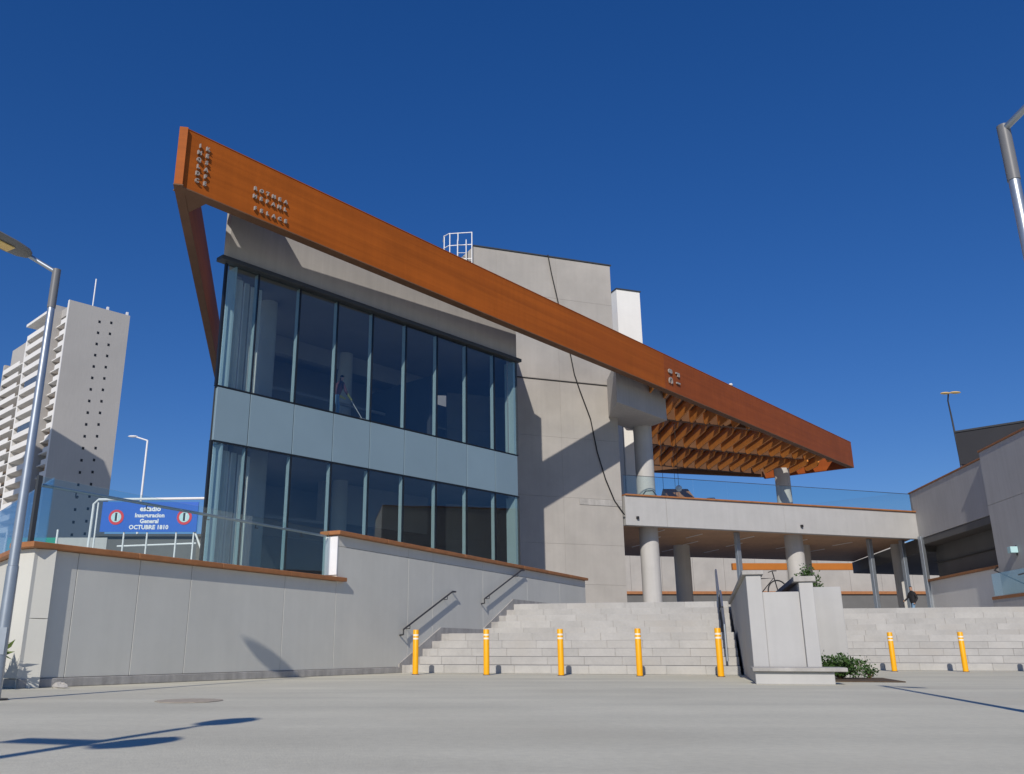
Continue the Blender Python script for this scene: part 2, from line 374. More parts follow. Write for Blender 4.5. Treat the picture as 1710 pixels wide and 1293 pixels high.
# glass railing on the low part of the wall
gr = thing('glass_railing', (W0[0], W0[1], 2.145), 'frameless glass railing on the low end of the grey wall', 'railing')
ge = [0.08, 1.55, 3.05, 4.5, 5.98, 7.6]
for a, b in zip(ge[:-1], ge[1:]): MB().ob(W0, WA, a, b - .015, -.19, -.172, 2.147, 3.2).build('glass_pane', 'rail_glass', gr)
for a, b in ((.15, 1.75), (1.77, 3.4), (3.42, 5.0)): MB().ob(W0, -37, a, b, .16, .178, 2.147, 3.2).build('glass_pane', 'rail_glass', gr)
MB().ob(W0, WA, 0.0, .07, -.21, -.15, 2.146, 3.21).build('corner_post', 'frame', gr)
hr = MB().tube([W(.15, -.26, 3.08), W(7.6, -.26, 3.08)], .028, 8).build('rail', 'steel', gr, smooth=True)
for u in (.8, 2.3, 3.8, 5.2, 6.7): MB().tube([W(u, -.26, 3.06), W(u, -.27, 2.99), W(u, -.195, 2.98)], .011, 6).build('bracket', 'steeld', gr)

# ------------------------------------------------------------------ bollards
def bollard(p, label):
    t = thing('bollard', (p[0], p[1], 0), label, 'bollard', 'yellow bollards at the foot of the stairs')
    lx, ly = p
    MB().tube([(lx, ly, 0), (lx, ly, .985), (lx, ly, 1.0)], [.068, .068, .06], 18).build('post', 'yellow', t, smooth=True)
    for z in (.80, .88): MB().tube([(lx, ly, z - .018), (lx, ly, z + .018)], .0695, 18, False).build('band', 'tape', t, smooth=True)
    MB().tube([(lx, ly, 0.001), (lx, ly, .012)], .085, 18).build('base_ring', 'steeld', t)
    return t
bl = [(-1.13, 21.2), (.51, 20.78), (2.16, 20.33), (3.82, 19.88), (5.46, 19.44), (11.4, 24.2), (13.04, 23.75), (14.7, 23.3)]
bt = ['yellow bollard nearest the grey retaining wall, leftmost of the row', 'second yellow bollard from the grey retaining wall', 'middle yellow bollard of the five before the wide stairs', 'second yellow bollard left of the white planter', 'yellow bollard standing just left of the white planter', 'yellow bollard just right of the planter shrub', 'yellow bollard farthest right in view before the right stairs', 'yellow bollard outside the right picture edge casting a shadow']
for p, l_ in zip(bl, bt): bollard(p, l_)

# ------------------------------------------------------------------ white stair planter
PL = thing('stair_planter', (5.9, 16.2, 0), 'white rendered planter wall dividing the two stairs', 'planter')
PO = (5.08, 16.0)
def pb(u0, u1, n0, n1, z0, z1, name, m='white', bevel=.008, label=None):
    o = Vector((PO[0], PO[1], 0)); P = [o + SL * u + SN * n for u, n in ((u0, n0), (u1, n0), (u1, n1), (u0, n1))]
    return MB().prism([(q.x, q.y) for q in P], z0, z1).build(name, m, PL, bevel, label=label)
pb(0, .26, 0, 11.0, 0.0, 1.84, 'side_wall'); pb(-.06, .31, -.05, 11.0, 1.844, 1.92, 'coping', 'plinth')
pb(.262, .88, .03, .3, .0, 1.54, 'front_wall')
pb(.885, 1.12, -.03, 11.0, .0, 1.70, 'side_wall'); pb(.80, 1.17, -.07, 11.0, 1.704, 1.80, 'coping', 'plinth')
pb(1.122, 1.99, 3.0, 3.4, .0, 1.80, 'front_wall'); pb(1.7, 1.99, 3.402, 11.0, 0, 1.7, 'side_wall')
pb(.30, .86, .32, 10.8, 0, 1.3, 'soil_bed', 'soil'); pb(1.16, 1.69, 3.42, 10.8, 0, 1.3, 'soil_bed', 'soil')
pb(-.02, 1.22, -.72, -.06, .0, .2, 'low_wall', 'white'); pb(-.06, 1.42, -.80, -.035, .204, .27, 'low_coping', 'plinth', .01)
pb(1.13, 2.55, .75, 2.95, .002, .02, 'soil_bed', 'soil', 0)
# stair handrail on its left side
sr = thing('stair_railing', tuple(A0 + SL * 7.0), 'steel handrail with posts along the left side of the white planter', 'handrail')
def SP(s, n, z): q = A0 + SL * s + SN * n; q.z = z; return q
MB().tube([SP(6.98, .15, .3), SP(6.98, .15, 1.1), SP(6.98, 2.0, 1.98), SP(6.98, 4.2, 1.98), SP(6.98, 6.4, 2.88), SP(6.98, 6.9, 2.88), SP(6.98, 6.9, 2.0)], .028, 8).build('rail', 'steel', sr, smooth=True)
MB().tube([SP(6.98, .15, .7), SP(6.98, 2.0, 1.58), SP(6.98, 4.2, 1.58), SP(6.98, 6.4, 2.48)], .018, 8).build('mid_rail', 'steel', sr, smooth=True)
for n, z in ((1.0, .585), (2.0, .975), (3.1, .975), (4.2, .975), (5.3, 1.365)): MB().tube([SP(6.98, n, z), SP(6.98, n, z + .98)], .022, 8).build('post', 'steeld', sr, smooth=True)

# stringer wall at the right end of the right stairs
swl = thing('stair_side_wall', tuple(B0 + SL * 6.1), 'low grey sloping side wall at the right end of the right stairs', 'wall')
def RP(s, n, z): q = B0 + SL * s + SN * n; q.z = z; return q
MB().extr([RP(6.02, -.1, 0), RP(6.02, 6.5, 0), RP(6.02, 6.5, 2.3), RP(6.02, 6.2, 2.3), RP(6.02, 4.2, 1.35), RP(6.02, 1.9, 1.35), RP(6.02, -.1, .4)], SL * .3).build('wall_body', 'rbld', swl, bevel=.01)
MB().tube([RP(5.9, -.1, 1.25), RP(5.9, 1.9, 2.1), RP(5.9, 4.2, 2.1), RP(5.9, 6.3, 3.05), RP(5.9, 7.0, 3.05)], .026, 8).build('rail', 'steeld', swl, smooth=True)
for n, z in ((.4, .2), (1.9, .98), (4.2, .98), (6.3, 1.95)): MB().tube([RP(5.9, n, z), RP(5.9, n, z + 1.1)], .02, 8).build('post', 'steeld', swl)

# ------------------------------------------------------------------ glass-fronted building
UJ = [0, 1.12, 2.68, 4.2, 5.72, 7.26, 8.8, 10.35, 11.9, 13.2]
gb = thing('glass_building', (-3, 30, Z), 'two-storey glass-fronted hall with blue-grey spandrel band', 'building')
def fb(u0, u1, v0, v1, z0, z1, name, m, bevel=0, parent=gb): return MB().ob(F0, FA, u0, u1, v0, v1, z0, z1).build(name, m, parent, bevel)
zl0, zl1, zb0, zb1, zu1 = Z + .02, 6.2, 6.24, 7.84, 11.7
for a, b in zip(UJ[:-1], UJ[1:]):
    fb(a + .02, b - .02, -.03, -.006, zl0, zl1, 'glass_pane', 'glass')
    fb(a + .02, b - .02, -.03, -.006, zb1 + .05, zu1, 'glass_pane', 'glass')
    fb(a + .012, b - .012, -.10, 0, zb0 + .012, zb1 - .012, 'spandrel_panel', 'spandrel', .006)
for u in UJ[1:-1]:
    fb(u - .018, u + .018, -.06, .004, zl0, zl1, 'mullion', 'gdark'); fb(u - .018, u + .018, -.06, .004, zb1 + .05, zu1, 'mullion', 'gdark')
    fb(u - .022, u + .022, -.22, -.065, zl0, zl1 - .02, 'glass_fin', 'finglass'); fb(u - .022, u + .022, -.22, -.065, zb1 + .06, zu1, 'glass_fin', 'finglass')
for z0, z1 in ((zl0, zl1), (zb1 + .05, zu1)):
    fb(-.06, .016, -.09, .008, z0, z1, 'corner_mullion', 'gdark'); fb(13.184, 13.25, -.09, .008, z0, z1, 'corner_mullion', 'frame')
    fb(13.06, 13.18, -.5, -.04, z0, z1, 'glass_fin', 'finglass'); fb(.3, .36, -.6, -.04, z0, z1, 'glass_fin', 'finglass')
for z in (zl1, zb1): fb(-.06, 13.25, -.1, .012, z + .002, z + .038, 'transom', 'gdark')
fb(-.02, 13.2, -.14, -.102, zb0, zb1, 'backing', 'frame')
fb(-.28, 13.38, -.2, .16, 11.73, 11.86, 'eave', 'frame', .008)
fb(.0, 13.25, -.3, .0, 11.862, 15.0, 'upper_wall', 'upper', .01)
# shell and interior
LSZ = -12
def side(o, a, b, z0, z1, name, m, v0=0., v1=.25): MB().ob(o, LSZ, a, b, v0, v1, z0, z1).build(name, m, gb)
for z0, z1 in ((zl0, zl1), (zb1 + .05, zu1)):
    for a, b in ((.1, 2.4), (2.43, 4.8), (4.83, 7.2)): side(F0, a, b, z0, z1, 'glass_pane', 'glass', .02, .045)
side(F0, 7.2, 14, Z, 14.0, 'side_wall', 'int'); side(F0, .1, 7.2, 6.2, 7.84, 'side_wall', 'spandrel', .0, .12); side(F0, .32, 7.2, 11.86, 14.0, 'side_wall', 'upper', .0, .2)
Q = pt(F0, FA, 13.2)
def poly_in(d): return [tuple(pt(F0, FA, .1 + d * .67, -d))[:2], tuple(pt(F0, FA, 13.1, -d))[:2], (2.1, 39.2), (-10.0, 38.0)]
MB().prism(poly_in(.5), 6.75, 7.72).build('floor_slab', 'int', gb)
MB().prism(poly_in(.32), 11.9, 12.1).build('ceiling_slab', 'int', gb)
MB().prism(poly_in(.32), 14.5, 14.8).build('roof_slab', 'int', gb)
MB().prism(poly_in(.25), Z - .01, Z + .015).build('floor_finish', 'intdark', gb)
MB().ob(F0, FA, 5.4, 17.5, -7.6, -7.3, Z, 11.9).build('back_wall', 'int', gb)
rsa = [tuple(pt(F0, FA, 12.98, -.31))[:2], tuple(pt(F0, FA, 13.2, -.31))[:2], (2.2, 39.3), (1.95, 39.3)]
MB().prism(rsa, 6.2, 15.0).build('side_wall', 'upper', gb)
def rs(t0, t1): a = Vector((*rsa[1], 0)); b = Vector((*rsa[2], 0)); p, q = a.lerp(b, t0), a.lerp(b, t1); return [(p.x, p.y), (q.x, q.y), (q.x - .04, q.y), (p.x - .04, p.y)]
def rw_(t0, t1): a = Vector((*rsa[1], 0)); b = Vector((*rsa[2], 0)); p, q = a.lerp(b, t0), a.lerp(b, t1); return [(p.x, p.y), (q.x, q.y), (q.x - .22, q.y), (p.x - .22, p.y)]
MB().prism(rs(.03, .2), Z, 6.19).build('glass_pane', 'glass', gb); MB().prism(rs(.24, .46), Z, 6.19).build('glass_pane', 'glass', gb)
MB().prism(rw_(.2, .24), Z, 6.19).build('side_wall', 'upper', gb); MB().prism(rw_(.46, 1.0), Z, 6.19).build('side_wall', 'upper', gb)
for u, v in ((2.9, -2.2), (8.1, -4.6)):
    p = pt(F0, FA, u, v)
    for z0, z1 in ((Z, 6.75), (7.72, 11.9)): MB().tube([(p.x, p.y, z0), (p.x, p.y, z1)], .3, 20).build('interior_column', 'intcol', gb, smooth=True)
for u0, u1, v0 in ((.78, 1.06, -.95), (1.5, 1.95, -1.35)):
    for z0, z1 in ((Z, 6.74), (7.73, 11.88)): fb(u0, u1, v0 - .3, v0, z0, z1, 'interior_pier', 'intcol')
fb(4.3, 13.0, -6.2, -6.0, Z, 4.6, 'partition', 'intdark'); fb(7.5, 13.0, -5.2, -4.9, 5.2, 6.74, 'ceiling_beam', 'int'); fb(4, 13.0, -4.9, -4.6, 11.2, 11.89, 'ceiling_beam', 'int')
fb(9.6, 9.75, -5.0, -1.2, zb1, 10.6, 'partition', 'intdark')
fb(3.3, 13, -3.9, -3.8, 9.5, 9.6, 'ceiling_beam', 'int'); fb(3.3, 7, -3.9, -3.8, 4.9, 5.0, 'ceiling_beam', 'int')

def curtain(u0, u1, v, z0, z1):
    n_ = 26; mb = MB(); P_ = []
    for k in range(n_ + 1):
        u = u0 + (u1 - u0) * k / n_; P_.append((u, v + .045 * sin(k * 1.45)))
    for z in (z0, z1): mb.v += [tuple(pt(F0, FA, u, vv, z)) for u, vv in P_]
    for k in range(n_): mb.f.append((k, k + 1, n_ + 2 + k, n_ + 1 + k))
    o = mb.build('curtain', 'curtain', gb, smooth=False); md = o.modifiers.new('thick', 'SOLIDIFY'); md.thickness = .012
for z0, z1 in ((Z + .05, 6.1), (7.74, 11.5)):
    curtain(.42, .80, -.42, z0, z1); curtain(.92, 1.08, -.5, z0, z1); curtain(1.22, 1.62, -.62, z0, z1)
# ------------------------------------------------------------------ concrete tower
ct = thing('concrete_tower', (T0[0], T0[1], Z), 'tall fair-faced concrete tower behind the orange beam', 'building')
def tb(u0, u1, v0, v1, z0, z1, name, m='tower', bevel=.006): return MB().ob(T0, TA, u0, u1, v0, v1, z0, z1).build(name, m, ct, bevel)
tb(-3.28, 4.1, -6.0, -.13, Z - .3, 19.45, 'core', 'tower', 0)
rows = [Z - .3, 3.4, 5.2, 7.35, 10.2, 13.05, 15.2, 17.3, 19.5]; cols = [-4.6, -2.1, 1.1, 4.14]
for i in range(len(rows) - 1):
    for j in range(len(cols) - 1):
        if rows[i] >= 17.2 and j == 0: continue
        pr = random.choice((0, 0, .002, .003))
        tb(cols[j] + .0025, cols[j + 1] - .0025, -.13, pr, rows[i] + .0025, rows[i + 1] - .0025, 'concrete_panel', bevel=.003)
# chamfered top left panel
MB().extr([pt(T0, TA, -3.9, -.13, 17.3), pt(T0, TA, -2.1, -.13, 17.3), pt(T0, TA, -2.1, -.13, 19.5), pt(T0, TA, -3.28, -.13, 19.5), pt(T0, TA, -4.1, -.13, 18.6)], D(TA + 90) * .13).build('concrete_panel', 'tower', ct)
tb(-3.3, 4.2, -6.1, .05, 19.51, 19.57, 'capping', 'frame', 0)
tb(-1.2, 4.12, 0.008, .035, 12.98, 13.02, 'seam_strip', 'cable', 0)
tb(1.9, 4.12, 0.008, .03, 7.05, 7.33, 'mortar_patch', 'plinth', 0)
wt = MB().ob((8.75, 46.2), TA, 0, 1.5, -4, 0, 8, 20.4).build('stair_core', 'palewall', ct); MB().ob((8.75, 46.2), TA, -.03, 1.56, -4.05, .05, 20.402, 20.47).build('capping', 'frame', ct)
# cable down the tower
def TPt(u, z, v=.05): return pt(T0, TA, u, v, z)
tu = lambda x, y: (Vector((x, y, 0)) - Vector((T0[0], T0[1], 0))).dot(D(TA))
cb = [(tu(4.2, 40.03), 19.6), (tu(4.35, 40.1), 18.6), (tu(4.62, 40.17), 17.26), (tu(4.85, 40.25), 16.0), (tu(5.15, 40.35), 14.63), (tu(5.35, 40.42), 13.4), (tu(5.6, 40.5), 12.6), (tu(6.08, 40.65), 11.22), (tu(6.35, 40.74), 9.6), (tu(6.7, 40.86), 8.32), (tu(7.1, 41.0), 7.3), (tu(7.57, 41.14), 6.66)]
tag(MB().tube([TPt(u, z, .07) for u, z in cb], .028, 6).build('cable', 'cable', smooth=True), 'thin black cable hanging down the concrete tower', 'cable')
# cat ladder cage on the roof behind the beam
ld = thing('roof_ladder', (-.3, 38.9, 18.3), 'white metal guard cage and ladder on the roof left of the concrete tower', 'ladder')
zs = (20.15, 19.5, 18.75)
for z in zs:
    MB().tube([(-1.05, 39.6, z - .02), (-1.0, 39.0, z - .02), (-.75, 38.75, z), (.38, 38.6, z)], .026, 6).build('rail', 'whitep', ld)
for x, y in ((-.98, 39.0), (-.7, 38.73), (-.3, 38.68), (.38, 38.6)): MB().tube([(x, y, 17.0), (x, y, 20.17)], .026, 6).build('post', 'whitep', ld)
for x in (-.32, .1): MB().tube([(x, 38.45, 17.0), (x, 38.45, 19.6), (x, 38.6, 19.75)], .024, 6).build('stile', 'whitep', ld)
for k in range(6): MB().tube([(-.32, 38.45, 17.3 + k * .42), (.1, 38.45, 17.3 + k * .42)], .016, 6).build('rung', 'whitep', ld)

# ------------------------------------------------------------------ orange roof canopy
BA = 42.3; BB = (-7.6, 20.72); BL = 50.8; zb, zt = 12.44, 14.2; TH = .32
rc = thing('roof_canopy', (-7.6, 20.72, zb), 'long orange steel roof canopy with open letter cut-outs and slatted underside', 'roof')
def bp(u, v, z): return pt(BB, BA, u, v, z)
us = [0.0, 13.0, 25.55, 26.35, 38.6, 47.0, BL]; ms = ['corten', 'corten', 'corten2', 'corten2', 'corten2', 'corten2']
for a, b, m in zip(us[:-1], us[1:], ms): MB().ob(BB, BA, a + .003, b - .003, -.04, 0, zb + .02, zt).build('fascia_plate', m, rc)
MB().ob(BB, BA, .0, BL, -TH, -.042, zb + .02, zt - .02).build('beam_core', 'deck', rc)
MB().ob(BB, BA, -.02, BL, -TH - .02, .004, zb - .015, zb + .018).build('bottom_flange', 'deck', rc)
MB().ob(BB, BA, -.02, BL, -TH - .02, .012, zt + .002, zt + .03).build('top_flange', 'corten2', rc)
RO = (-7.74, 20.60)
MB().ob(RO, -11.9, .0, 25, .0, .22, zb + .02, zt).build('return_beam', 'corten', rc)
MB().ob(RO, -11.9, .0, 25, -.015, .24, zb - .012, zb + .016).build('bottom_flange', 'deck', rc)
p0 = pt(RO, -11.9, .24, .2); 
MB().prism([tuple(bp(.2, -TH, 0))[:2], tuple(bp(1.0, -TH, 0))[:2], tuple(pt(RO, -11.9, 1.6, .22))[:2], tuple(pt(RO, -11.9, .5, .22))[:2]], zb + .0, zb + .03).build('gusset', 'deck', rc)
def fp(u, o): return tuple(pt(F0, FA, u, o))[:2]
MB().prism([fp(-2.25, 1.72), fp(.05, 1.72), fp(1.1, .12), fp(.1, .12), fp(-1.35, .55)], 14.06, 14.16).build('shadow_plate', 'deck', rc)  # unseen plate behind the beam, added to cast the kinked shadow on upper_wall
# right end and rear edges of the canopy
ER = bp(BL, -.02, 0); RR = Vector((21.9, 62.4, 0)); RL = Vector((8.2, 59.5, 0))
def edge(a, b, name, m, th=.25, z0=zb, z1=zt - .1):
    d = (b - a); az = math.degrees(math.atan2(d.x, d.y)); return MB().ob((a.x, a.y), az, 0.02, d.length, -th if True else 0, 0, z0, z1).build(name, m, rc)
edge(ER, RR, 'end_beam', 'corten2', .25); edge(RR, RL, 'rear_beam', 'deck', .25, zb + .1)
# deck with skylight strips, rafters between three rows of fins
def beam_y(x): return BB[1] + (x - BB[0]) / tan(radians(BA)) + .45
def row_y(k, x): return (46.75, 52.5, 58.2, 60.6)[k] + (x - 12) * (.405 if k < 3 else .22)
DZ = 13.62
for k in range(3):
    x0, x1 = 8.6, (17.2, 22.4, 21.4)[k]
    pA, pB = Vector((x0, row_y(k, x0), 0)), Vector((x1, row_y(k, x1), 0)); d = pB - pA; az = math.degrees(math.atan2(d.x, d.y))
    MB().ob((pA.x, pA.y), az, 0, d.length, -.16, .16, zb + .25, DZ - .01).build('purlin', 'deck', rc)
fins = []
def fin(x, y0, y1, name='fin'):
    zt_, zb_ = DZ - .02, zb + .06; n = 6
    pts = [(x, y0, zt_ - .15), (x, y0 + .05, zb_ + .18), (x, y0 + .35, zb_)]
    for i in range(n + 1):
        a = -pi / 2 + (pi / 2) * i / n
        pts.append((x, y1 - .55 + .55 * cos(a), zb_ + .5 + .5 * sin(a)))
    pts += [(x, y1, zt_)]; pts += [(x, y0, zt_)]
    MB().extr(pts, (.09, 0, 0)).build(name, 'fin', rc)
    MB().box(x - .13, x - .004, y0 + .02, y1 - .62, DZ - .46, DZ - .03).build('fin_shade_strip', 'deck', rc)  # added dark strip, its colour stands in for shade between the fins
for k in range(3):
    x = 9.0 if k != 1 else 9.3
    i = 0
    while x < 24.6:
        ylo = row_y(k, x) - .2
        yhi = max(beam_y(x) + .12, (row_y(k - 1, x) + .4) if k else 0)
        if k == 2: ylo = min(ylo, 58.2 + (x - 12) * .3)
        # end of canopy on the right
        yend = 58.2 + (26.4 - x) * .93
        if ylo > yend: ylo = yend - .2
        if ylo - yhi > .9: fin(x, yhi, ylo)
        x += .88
# cut-out letters
def letters(rows_, u0, z0, du, dz, size, rot=False):
    for r, s in enumerate(rows_):
        for c, ch in enumerate(s):
            if ch == ' ': continue
            xd = D(BA); yd = Vector((0, 0, 1))
            if rot: xd, yd = Vector((0, 0, -1)), D(BA)
            text_on(ch, size, .03, bp(u0 + c * du, .05, z0 - r * dz), xd, yd).build('letter', 'letter', rc)
letters(['IK', 'ME', 'QS', 'LA', 'DF', 'CE'], .43, 13.84, .24, .214, .16)
letters(['ROTNEA', 'MEPANL'], 2.28, 13.3, .213, .25, .155)
letters(['FELACE'], 2.32, 12.68, .213, .25, .155)
letters(['8F', 'CI'], 26.0, zt - .78, .72, .45, .45, True)
tag(MB().ell(bp(32.8, -.05, zt + .09), (.12, .12, .08), 10, 6).build('beam_spotlight', 'whitep', smooth=True), 'small white spotlight on top of the orange beam', 'lamp')

# ------------------------------------------------------------------ terrace slab, columns, railing
ts = thing('terrace', (16, 44, 6.2), 'raised white terrace slab with timber soffit on round columns', 'terrace')
TF = (7.66, 41.17); TL = 17.52
for a, b in ((0, 2.22), (2.235, 9.0), (9.01, TL)): MB().ob(TF, TA, a, b, -.35, 0, 6.2, 7.6).build('fascia_panel', 'white', ts, bevel=.008)
for a, b in ((.0, 2.2), (2.22, 7.5), (7.52, 12.5), (12.52, TL)): MB().ob(TF, TA, a, b, -.5, .09, 7.604, 7.68).build('coping', 'coping', ts, bevel=.01)
TP = [tuple(pt(TF, TA, 0, -.36))[:2], tuple(pt(TF, TA, TL, -.36))[:2], (26.5, 60), (7.8, 55.5)]
MB().prism(TP, 6.6, 7.0).build('floor_slab', 'column', ts)
MB().prism(TP, 6.3, 6.36).build('soffit', 'soffit', ts)
for (x, y) in ((10.0, 43.6), (10.4, 46.4), (10.2, 49.5), (12.3, 45.2), (12.9, 48.4), (15.3, 46.2), (15.6, 49.2), (15.2, 52.5), (18.6, 47.5), (18.9, 50.4), (21.6, 48.8), (21.4, 52.2), (12.5, 52.0)):
    MB().ob((x, y), -14, 0, 1.7, -.035, .035, 6.27, 6.298).build('light_strip', 'light', ts)
for u in (.55, 9.9): MB().ob(TF, TA, u, u + .1, 0.002, .12, 6.5, 6.62).build('drain_spout', 'black', ts)
tg = thing('glass_railing', tuple(pt(TF, TA, 0, -.2, 7.68)), 'frameless glass railing along the front of the raised terrace', 'railing')
for k in range(9):
    a = .06 + k * 1.94; MB().ob(TF, TA, a, min(a + 1.92, TL - .05), -.2, -.18, 7.682, 8.62).build('glass_pane', 'rail_glass', tg)
MB().ob(TF, TA, .05, TL - .05, -.205, -.175, 8.622, 8.645).build('top_rail', 'steeld', tg)
def column(x, y, z0, z1, r, label, m='column'): return tag(MB().tube([(x, y, z0), (x, y, z1)], r, 40).build('concrete_column', m, smooth=True), label, 'column')
column(9.08, 43.0, Z, 6.3, .46, 'round concrete column under the terrace beside the tower')
column(17.3, 46.0, Z, 6.3, .46, 'round concrete column under the terrace behind the white planter')
column(9.08, 43.0, 7.0, 11.4, .46, 'round concrete column on the terrace carrying the grey beam stub')
column(22.0, 59.3, 7.0, 12.55, .5, 'round concrete column on the terrace near the right end of the canopy')
column(12.5, 50.5, Z, 6.3, .46, 'shaded round column deep under the terrace, left of the railing')
column(19.4, 50.5, Z, 6.3, .46, 'shaded round column deep under the terrace, behind the shrub')
column(24.6, 50.0, Z, 6.3, .3, 'dark slim column deep under the right end of the terrace')
bs = MB(); bs.prism([tuple(bp(u, v, 0))[:2] for u, v in ((22.8, -1.0), (27.3, -1.0), (28.3, -3.3), (25.4, -3.3))], 11.4, 13.3)
tag(bs.build('beam_stub', 'upper', bevel=.01), 'grey concrete beam stub on the terrace column under the canopy', 'beam')
for x, y, l_ in ((13.9, 44.6, 'slim steel post under the terrace beside the planter railing'), (21.9, 47.4, 'slim steel post under the terrace left of the walking person'), (23.9, 47.9, 'slim steel post under the terrace behind the walking person'), (24.1, 46.2, 'slim steel post at the corner of the right building')):
    t = thing('steel_post', (x, y, Z), l_, 'post', 'slim posts under the terrace')
    MB().ob((x, y), TA, -.11, .11, -.11, .11, Z, 6.28).build('post_shaft', 'steel', t, .01); MB().ob((x, y), TA, -.2, .2, -.2, .2, Z + .001, Z + .025).build('base_plate', 'steel', t)

# things behind the undercroft
fw = thing('far_wall', (28, 85, Z), 'pale ribbed wall far behind the undercroft', 'wall')
for k in range(14): MB().box(10 + k * 3.0, 12.98 + k * 3.0, 85, 85.4, 5.9, 10.5).build('wall_panel', 'tower', fw)
MB().box(10, 52, 84.9, 85.3, Z, 5.6).build('dark_base', 'rdark', fw); MB().box(10, 52, 84.7, 85.4, 5.62, 5.88).build('ledge', 'coping', fw)
tag(MB().box(22.8, 37.5, 75, 75.4, 7.05, 7.6).build('orange_beam', 'orange'), 'bright orange horizontal beam beyond the undercroft', 'beam')

# ------------------------------------------------------------------ right building
rb = thing('right_building', (25, 42, Z), 'grey rendered block at the right with overhanging upper floor', 'building')
R0 = (24.23, 46.62); RA = 8
def rbx(u0, u1, v0, v1, z0, z1, name, m='rbld', bevel=.008): return MB().ob(R0, RA, u0, u1, v0, v1, z0, z1).build(name, m, rb, bevel)
rbx(-9.3, .5, .0, 6, 6.2, 8.68, 'upper_floor'); rbx(-9.3, .6, -.04, 6, 8.684, 8.76, 'coping', 'coping')
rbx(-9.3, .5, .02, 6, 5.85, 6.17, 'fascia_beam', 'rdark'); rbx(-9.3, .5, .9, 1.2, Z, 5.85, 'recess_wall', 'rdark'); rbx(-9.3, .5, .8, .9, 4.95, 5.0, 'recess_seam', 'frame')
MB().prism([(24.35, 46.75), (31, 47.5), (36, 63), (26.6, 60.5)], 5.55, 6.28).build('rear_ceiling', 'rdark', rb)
rbx(-9.25, -.3, .02, .32, Z, 3.94, 'low_wall', 'palewall'); rbx(-9.25, -.25, -.09, .42, 3.944, 4.05, 'coping', 'coping')
rbx(-9.29, -9.2, .0, .3, Z, 3.9, 'end_plate', 'whitep', 0)
rbx(-20, -9.32, -.3, 6, Z - .5, 6.5, 'front_block'); rbx(-20, -9.32, -.3, 6, 6.512, 8.85, 'front_block'); rbx(-20, -9.3, -.34, 6, 8.854, 8.93, 'coping', 'coping')
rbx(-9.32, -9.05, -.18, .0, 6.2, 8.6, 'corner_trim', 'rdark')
wlamp = thing('wall_lamp', tuple(pt(R0, RA, -11.2, -.45, 4.3)), 'small pale wall lamp on the right building', 'lamp')
MB().ob(R0, RA, -11.35, -11.05, -.6, -.32, 4.3, 4.55).build('lamp_body', 'aqua', wlamp, .01); MB().ob(R0, RA, -11.25, -11.15, -.33, -.302, 4.2, 4.6).build('back_plate', 'steeld', wlamp)
rg = thing('glass_railing', tuple(pt(R0, RA, -9.6, -.5, Z)), 'short glass railing with dark rail beside the right building', 'railing')
MB().ob(R0, RA, -12.5, -9.5, -.72, -.70, Z + .75, 3.6).build('glass_pane', 'rail_glass', rg); MB().ob(R0, RA, -12.5, -9.4, -.8, -.62, Z + .6, Z + .72).build('coping', 'coping', rg); MB().ob(R0, RA, -12.5, -9.4, -.78, -.64, Z, Z + .6).build('kerb', 'rbld', rg)
MB().tube([pt(R0, RA, -8.8, -.12, 3.95), pt(R0, RA, -9.6, -.6, 3.75), pt(R0, RA, -12.5, -.66, 2.9)], .03, 8).build('rail', 'steeld', rg, smooth=True)
pc = thing('roof_panel', (28, 46, 9.5), 'black cladded rooftop box above the right building', 'roof box')
MB().ob((27.3, 47.0), 135, 0, 9, -3, 0, 10.3, 12.1).build('cladding', 'roofdark', pc); MB().ob((27.3, 47.0), 135, -.05, 9.05, -3.05, .05, 12.102, 12.2).build('edge_trim', 'frame', pc)
MB().ob((27.6, 46.8), 135, 0, 9, -2.5, -.2, 8.7, 10.3).build('base', 'white', pc)

# ------------------------------------------------------------------ street lamps
def luminaire(t, c, az, tilt, L=.62, Wd=.27, mb='greyp', lens='lens'):
    """flat rounded lamp head starting at c, pointing along az"""
    d = D(az) * cos(tilt) + Vector((0, 0, sin(tilt))); w = D(az + 90); n = d.cross(w)
    if n.z < 0: n = -n
    k_ = L / .62; prof = [(0, .05), (.06 * k_, .10), (.2 * k_, .13), (.42 * k_, .135), (.56 * k_, .10), (L, .03)]
    mbd = MB(); N = 12; b = 0
    for s, h in prof:
        for k in range(N):
            a = 2 * pi * k / N; zz = sin(a) * .055 if sin(a) > 0 else sin(a) * .03
            mbd.v.append(tuple(c + d * (s) + w * (cos(a) * h * Wd / .27) + n * zz))
    for i in range(len(prof) - 1):
        for k in range(N): j = (k + 1) % N; mbd.f.append((i * N + k, i * N + j, (i + 1) * N + j, (i + 1) * N + k))
    mbd.f.append(tuple(range(N))[::-1]); mbd.f.append(tuple((len(prof) - 1) * N + k for k in range(N)))
    h = mbd.build('lamp_head', mb, t, smooth=True)
    q = c - n * .036
    MB().extr([q + d * .24 - w * .09, q + d * .5 - w * .075, q + d * .5 + w * .075, q + d * .24 + w * .09], -n * .012).build('lens', lens, h)
